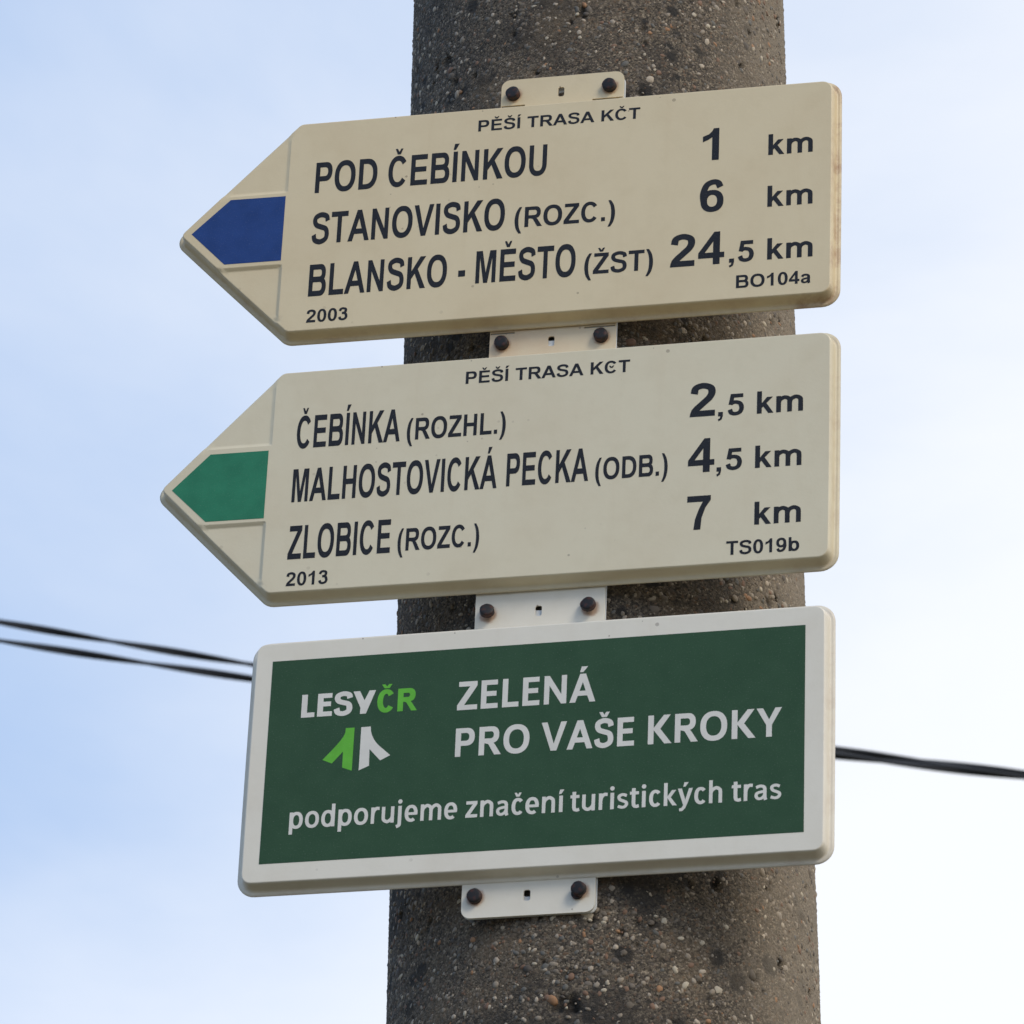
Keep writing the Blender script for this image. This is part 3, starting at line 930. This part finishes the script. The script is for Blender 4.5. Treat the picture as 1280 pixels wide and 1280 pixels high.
# ------------------------------------------------------------------ tabs, bolts, rail
TU0, TU1 = -0.2712, -0.1727
def slab_with_holes(name, outline, holes, z1, th, mat, parent):
    """flat steel piece with punched holes, real thickness"""
    vs, es = [], []
    for poly in [outline] + holes:
        k = len(vs); vs += [tuple(p) for p in poly]; n = len(poly)
        es += [(k + i, k + (i + 1) % n) for i in range(n)]
    r = delaunay_2d_cdt([Vector(v) for v in vs], es, [], 0, 1e-7, False)
    V = np.array([v[:] for v in r[0]]); F = np.array([f for f in r[2] if len(f) == 3])
    cen = V[F].mean(1); keep = point_in(cen, outline)
    for h in holes: keep &= ~point_in(cen, h)
    F = F[keep]
    n = len(V); V3 = np.vstack([np.column_stack([V, np.full(n, z1)]), np.column_stack([V, np.full(n, z1 - th)])])
    tri = [tuple(f) for f in F] + [tuple(f[::-1] + n) for f in F]
    cnt_ = {}
    for a, b_, c_ in F:
        for e in ((a, b_), (b_, c_), (c_, a)): cnt_[e] = 1
    for (a, b_) in list(cnt_):
        if (b_, a) not in cnt_: tri += [(b_, a, a + n), (b_, a + n, b_ + n)]
    me = mesh_py(name, V3, tri)
    me.update()
    o = link(name, me, mat, parent)
    bv = o.modifiers.new("edge", 'BEVEL'); bv.width = 0.00025; bv.segments = 2; bv.limit_method = 'ANGLE'
    return o

def slot(cx, cy, w_=0.0050, h=0.0086):
    return [tuple(p) for p in rounded([(cx - w_ / 2, cy - h / 2), (cx + w_ / 2, cy - h / 2), (cx + w_ / 2, cy + h / 2), (cx - w_ / 2, cy + h / 2)], [0.0017] * 4, 0, 5)]

def tab(parent, mat, v0, v1, hole_v, round_top, slit_v=None, z=-0.0002):
    rt_, rb = (0.007, 0.0002) if round_top else (0.0002, 0.007)
    out_ = rounded([(TU0, v0), (TU1, v0), (TU1, v1), (TU0, v1)], [rb, rb, rt_, rt_], 0, 7)
    if round_top is None:
        out_ = rounded([(TU0, v0), (TU1, v0), (TU1, v1), (TU0, v1)], [0.0017] * 4, 0, 5)
    holes = [slot(-0.2229, hole_v)]
    out_ = [tuple(p) for p in out_]
    if slit_v is not None:                      # the two cuts where the tab was stamped free of the plate
        for a, b_ in ((TU0 + 0.0006, -0.2518), (-0.1976, TU1 - 0.0006)):
            holes.append([(a, slit_v - .0007), (b_, slit_v - .0007), (b_, slit_v + .0007), (a, slit_v + .0007)])
    return slab_with_holes("mounting_tab", out_, holes, z, 0.0014, mat, parent)

def bolt_mesh(seed, hexa):
    bm = bmesh.new(); rg = random.Random(seed)
    rr = 0.0055
    prof = [(0.0, 0.0047), (0.0030, 0.0047), (0.0047, 0.0045), (0.0054, 0.0040), (rr, 0.0030), (rr * 1.01, 0.0004), (0.0, 0.0004)]
    sg = 6 if hexa else 20
    rings = []
    for r, z in prof[1:-1]:
        rings.append([bm.verts.new((r * math.cos(2 * math.pi * k / sg) * rg.uniform(.97, 1.03), r * math.sin(2 * math.pi * k / sg) * rg.uniform(.97, 1.03), z)) for k in range(sg)])
    top = bm.verts.new((0, 0, 0.00475))
    for k in range(sg): bm.faces.new((top, rings[0][k], rings[0][(k + 1) % sg]))
    for a, b_ in zip(rings, rings[1:]):
        for k in range(sg): bm.faces.new((a[k], b_[k], b_[(k + 1) % sg], a[(k + 1) % sg]))
    bmesh.ops.recalc_face_normals(bm, faces=bm.faces)
    me = bpy.data.meshes.new("bolt"); bm.to_mesh(me); bm.free(); me.shade_smooth() if not hexa else None
    return me

def disc(r, z0, z1, seg=22, dx=0, dy=0):
    vs = [(dx + r * math.cos(2 * math.pi * k / seg), dy + r * math.sin(2 * math.pi * k / seg), z) for z in (z0, z1) for k in range(seg)]
    fs = [tuple(range(seg))[::-1], tuple(range(seg, 2 * seg))] + [(k, (k + 1) % seg, seg + (k + 1) % seg, seg + k) for k in range(seg)]
    return vs, fs

def bolt(parent, u, v, seed, tilt=(0, 0), hexa=False, droop=False, dz=0.0):
    o = link("bolt", bolt_mesh(seed, hexa), BOLT, parent)
    o.matrix_local = Matrix.Translation((u, v, 0.0004 + dz + (0.0016 if droop else 0))) @ Matrix.Rotation(R(tilt[0]), 4, 'X') @ Matrix.Rotation(R(tilt[1]), 4, 'Y') @ Matrix.Rotation(seed * .7, 4, 'Z')
    vs, fs = disc(0.0040 if droop else 0.0054, -0.0034, 0.0008, dy=-0.0034 if droop else 0)
    wsh = link("washer", mesh_py("washer", vs, fs), BOLT, o)
    return o

BU = (-0.2612, -0.1838)
# ------------------------------------------------------------------ sign 1 : blue route
W, H1, H2 = 0.53, 0.20237, 0.2022
def arrow_pts(H, hd): return [(-W, -H / 2), (-W + hd, -H), (0, -H), (0, 0), (-W + hd, 0)]
ARAD = [0.010, 0.013, 0.014, 0.014, 0.013]

def flat_poly(name, pts, mat, parent, z):
    n = len(pts)
    r = delaunay_2d_cdt([Vector(p) for p in pts], [(i, (i + 1) % n) for i in range(n)], [], 0, 1e-7, False)
    V = np.array([v[:] for v in r[0]]); F = np.array([f for f in r[2]])
    F = F[point_in(V[F].mean(1), pts)]
    me = mesh_py(name, [(v[0], v[1], z) for v in V], F)
    return link(name, me, mat, parent)

s1 = empty("hiking_sign", M1)
tag(s1, "top cream arrow sign with blue mark, distances 1, 6 and 24,5 km", "hiking sign", "pointed hiking signs on the pole")
plate("plate", arrow_pts(H1, 0.0976), ARAD, CREAM, s1, (-0.4372, -0.1345, -0.0690))
flat_poly("route_mark", [(-0.43845, -0.0722), (-0.4832, -0.0718), (-0.5131, -0.1008), (-0.4843, -0.1311), (-0.4385, -0.1313)], BLUEINK, s1, DEPTH + 0.00015)
tab(s1, CREAMTAB, -0.0095, 0.0271, 0.0121, True, 0.0022)["label"] = "cream upper fixing tab with rounded corners"
tab(s1, TABCREAM, -0.2400, -0.1960, -0.2140, None, -0.2042, z=-0.0024)["label"] = "rust stained lower fixing tab"
for u, v, sd_, kw in ((BU[0], 0.0125, 1, {}), (BU[1], 0.0131, 2, {}), (BU[0], -0.2138, 3, dict(hexa=False)), (BU[1], -0.2134, 4, {})):
    bolt(s1, u, v, sd_, (random.uniform(-6, 6), random.uniform(-6, 6)), dz=-0.0020 if v < 0 else 0, **kw)

# ------------------------------------------------------------------ sign 2 : green route
s2 = empty("hiking_sign", M2)
tag(s2, "middle greyish cream arrow sign with green mark, distances 2,5, 4,5 and 7 km", "hiking sign", "pointed hiking signs on the pole")
plate("plate", arrow_pts(H2, 0.09596), ARAD, GREYCREAM, s2, (-0.4365, -0.1345, -0.0690))
flat_poly("route_mark", [(-0.4386, -0.0734), (-0.48475, -0.0733), (-0.5133, -0.1024), (-0.4845, -0.1317), (-0.4385, -0.1320)], GREENINK, s2, DEPTH + 0.00015)

# ------------------------------------------------------------------ sign 3 : green board
W3, H3 = 0.44055, 0.20604
s3 = empty("information_sign", M3)
tag(s3, "bottom rectangular white rimmed dark green board about supporting marked trails", "sign")
plate("plate", [(-W3, -H3), (0, -H3), (0, 0), (-W3, 0)], [0.0135] * 4, WHITE, s3)
GX0, GX1, GY0, GY1 = -W3 + 0.01877, -W3 + 0.01877 + 0.40176, -0.02081 - 0.16474, -0.02081
nx = 24
vs = [(GX0 + (GX1 - GX0) * i / nx, y, DEPTH + 0.00012) for y in (GY0, GY1) for i in range(nx + 1)]
link("printed_panel", mesh_py("printed_panel", vs, [(i, i + 1, nx + 2 + i, nx + 1 + i) for i in range(nx)]), DARKGREEN, s3)
tab(s3, WHITETAB, -0.0095, 0.0400, 0.0126, None, z=-0.0012)
tab(s3, WHITETAB, -0.2327, -0.1980, -0.2171, False, z=-0.0002)
bolt(s3, BU[0], 0.0123, 5, (-14, 8), droop=True, hexa=False)
bolt(s3, BU[1], 0.0121, 6, (-6, -3), droop=True, hexa=False)
bolt(s3, BU[0], -0.2166, 7, (2, 3), hexa=False)
bolt(s3, BU[1], -0.2162, 8, (3, -5), droop=True, hexa=False)

def arcpts(a, c_, b_, n=8):
    return [tuple((1 - s) ** 2 * np.array(a) + 2 * s * (1 - s) * np.array(c_) + s * s * np.array(b_)) for s in np.linspace(0, 1, n)]
lg = [(-0.35546, -0.0799), (-0.3621, -0.0799)] + arcpts((-0.3623, -0.0838), (-0.3638, -0.0885), (-0.3720, -0.0975), 8) + [(-0.37857, -0.10464), (-0.37125, -0.10798), (-0.36323, -0.09891), (-0.36315, -0.11187), (-0.35569, -0.1148)]
lw = [(-0.35032, -0.0800), (-0.35047, -0.11495), (-0.3428, -0.11174), (-0.34315, -0.09827), (-0.33458, -0.10796), (-0.32712, -0.10424)] + arcpts((-0.3362, -0.0958), (-0.3413, -0.0905), (-0.3428, -0.0838), 8) + [(-0.3431, -0.0799)]
flat_poly("logo_stripe", lg, LIMEINK, s3, DEPTH + 0.00025)["label"] = "lime green half of the forked emblem"
flat_poly("logo_stripe", lw, WHITEINK, s3, DEPTH + 0.00025)["label"] = "white half of the forked emblem"

for s_, f, txt, a, b_, y, cp in RUNS:
    par = (s1, s2, s3)[s_ - 1]
    mt = BLACKINK if s_ < 3 else (LIMEINK if txt == 'ČR' else WHITEINK)
    lettering(txt, f, a, b_, y, cp, mt, par, DEPTH + (0.00015 if s_ < 3 else 0.00025), "lettering " + txt if txt not in ('-', ',') else None)

# ------------------------------------------------------------------ white steel strips behind the tabs
def strip(M, v0, v1, holes, zf, label, spacers):
    rl = empty("mounting_strip", M)
    tag(rl, label, "bracket", "white steel strips between signs and pole")
    outl = [tuple(p) for p in rounded([(TU0 + 0.0009, v0), (TU1 + 0.0006, v0), (TU1 + 0.0006, v1), (TU0 + 0.0009, v1)], [0.005] * 4, 0, 6)]
    slab_with_holes("strip", outl, [slot(-0.2229, h, 0.0062, 0.0080) for h in holes], zf, 0.0010, RAIL, rl)
    for uu in BU:
        for vv in spacers:
            vs, fs = disc(0.0042, zf - 0.014, zf - 0.0010)
            o = link("spacer", mesh_py("spacer", vs, fs), BOLT, rl); o.location = (uu, vv, 0)
strip(M1, -0.262, 0.0235, [0.0121 - 0.0020, -0.2140 + 0.0054], -0.0042, "white flat steel strip just visible behind the tabs of the top sign", (0.0125, -0.2136))
strip(M3, -0.2322, 0.0380, [0.0126 + 0.0056, -0.2171 + 0.0044], -0.0036, "white flat steel strip just visible behind the tabs of the green board", (0.0122, -0.2164))

# ------------------------------------------------------------------ overhead cables
ma, t, b = newmat("black_cable_sheath")
tc = t.nodes.new("ShaderNodeTexCoord")
n1 = noise(t, 30, 3, 0.5, tc.outputs["Object"])
t.links.new(mixc(t, n1.outputs["Fac"], (0.010, 0.011, 0.014), (0.022, 0.022, 0.024)), b.inputs["Base Color"])
b.inputs["Roughness"].default_value = 0.5
def cable(coef, y, rad, pitch, ph, label):
    # twisted pair: each strand its own part
    r_ = empty("overhead_cable", Matrix.Translation((-22, y, np.polyval(coef, -22) + ZO)))
    tag(r_, label, "cable", "black cables strung behind the pole")
    xs = np.concatenate([np.arange(-22, -3, 0.12), np.arange(-3, 3, 0.03), np.arange(3, 22.01, 0.12)])
    for k in range(2):
        rows = []
        a = 2 * math.pi * xs / pitch + ph + k * math.pi
        cx = xs; cy = y + rad * .95 * np.cos(a); cz = np.polyval(coef, xs) + ZO + rad * .95 * np.sin(a)
        for j in range(10):
            an = 2 * math.pi * j / 10
            rows.append(np.stack([cx, cy + rad * math.cos(an), cz + rad * math.sin(an)], -1))
        co = np.stack(rows, 1)
        n_, m_ = co.shape[:2]
        i = np.arange(n_ - 1)[:, None] * m_; j = np.arange(m_)[None]; jn = (j + 1) % m_
        q = np.stack([i + j, i + m_ + j, i + m_ + jn, i + jn], -1).reshape(-1, 4)
        co = co.reshape(-1, 3) - np.array(r_.matrix_world.translation)
        link("strand", mesh_np("strand", co, q), ma, r_)
CA = (0.0093529, -0.15832456, 4.99878985)
CB = (0.008048, -0.14199389, 4.96285617)
cable(CA, 10.0, 0.0066, 0.86, 0.4, "upper of the two black overhead cables behind the pole")
cable((CB[0], CB[1], CB[2] - 0.0344), 9.93, 0.0066, 0.93, 2.0, "lower of the two black overhead cables behind the pole")
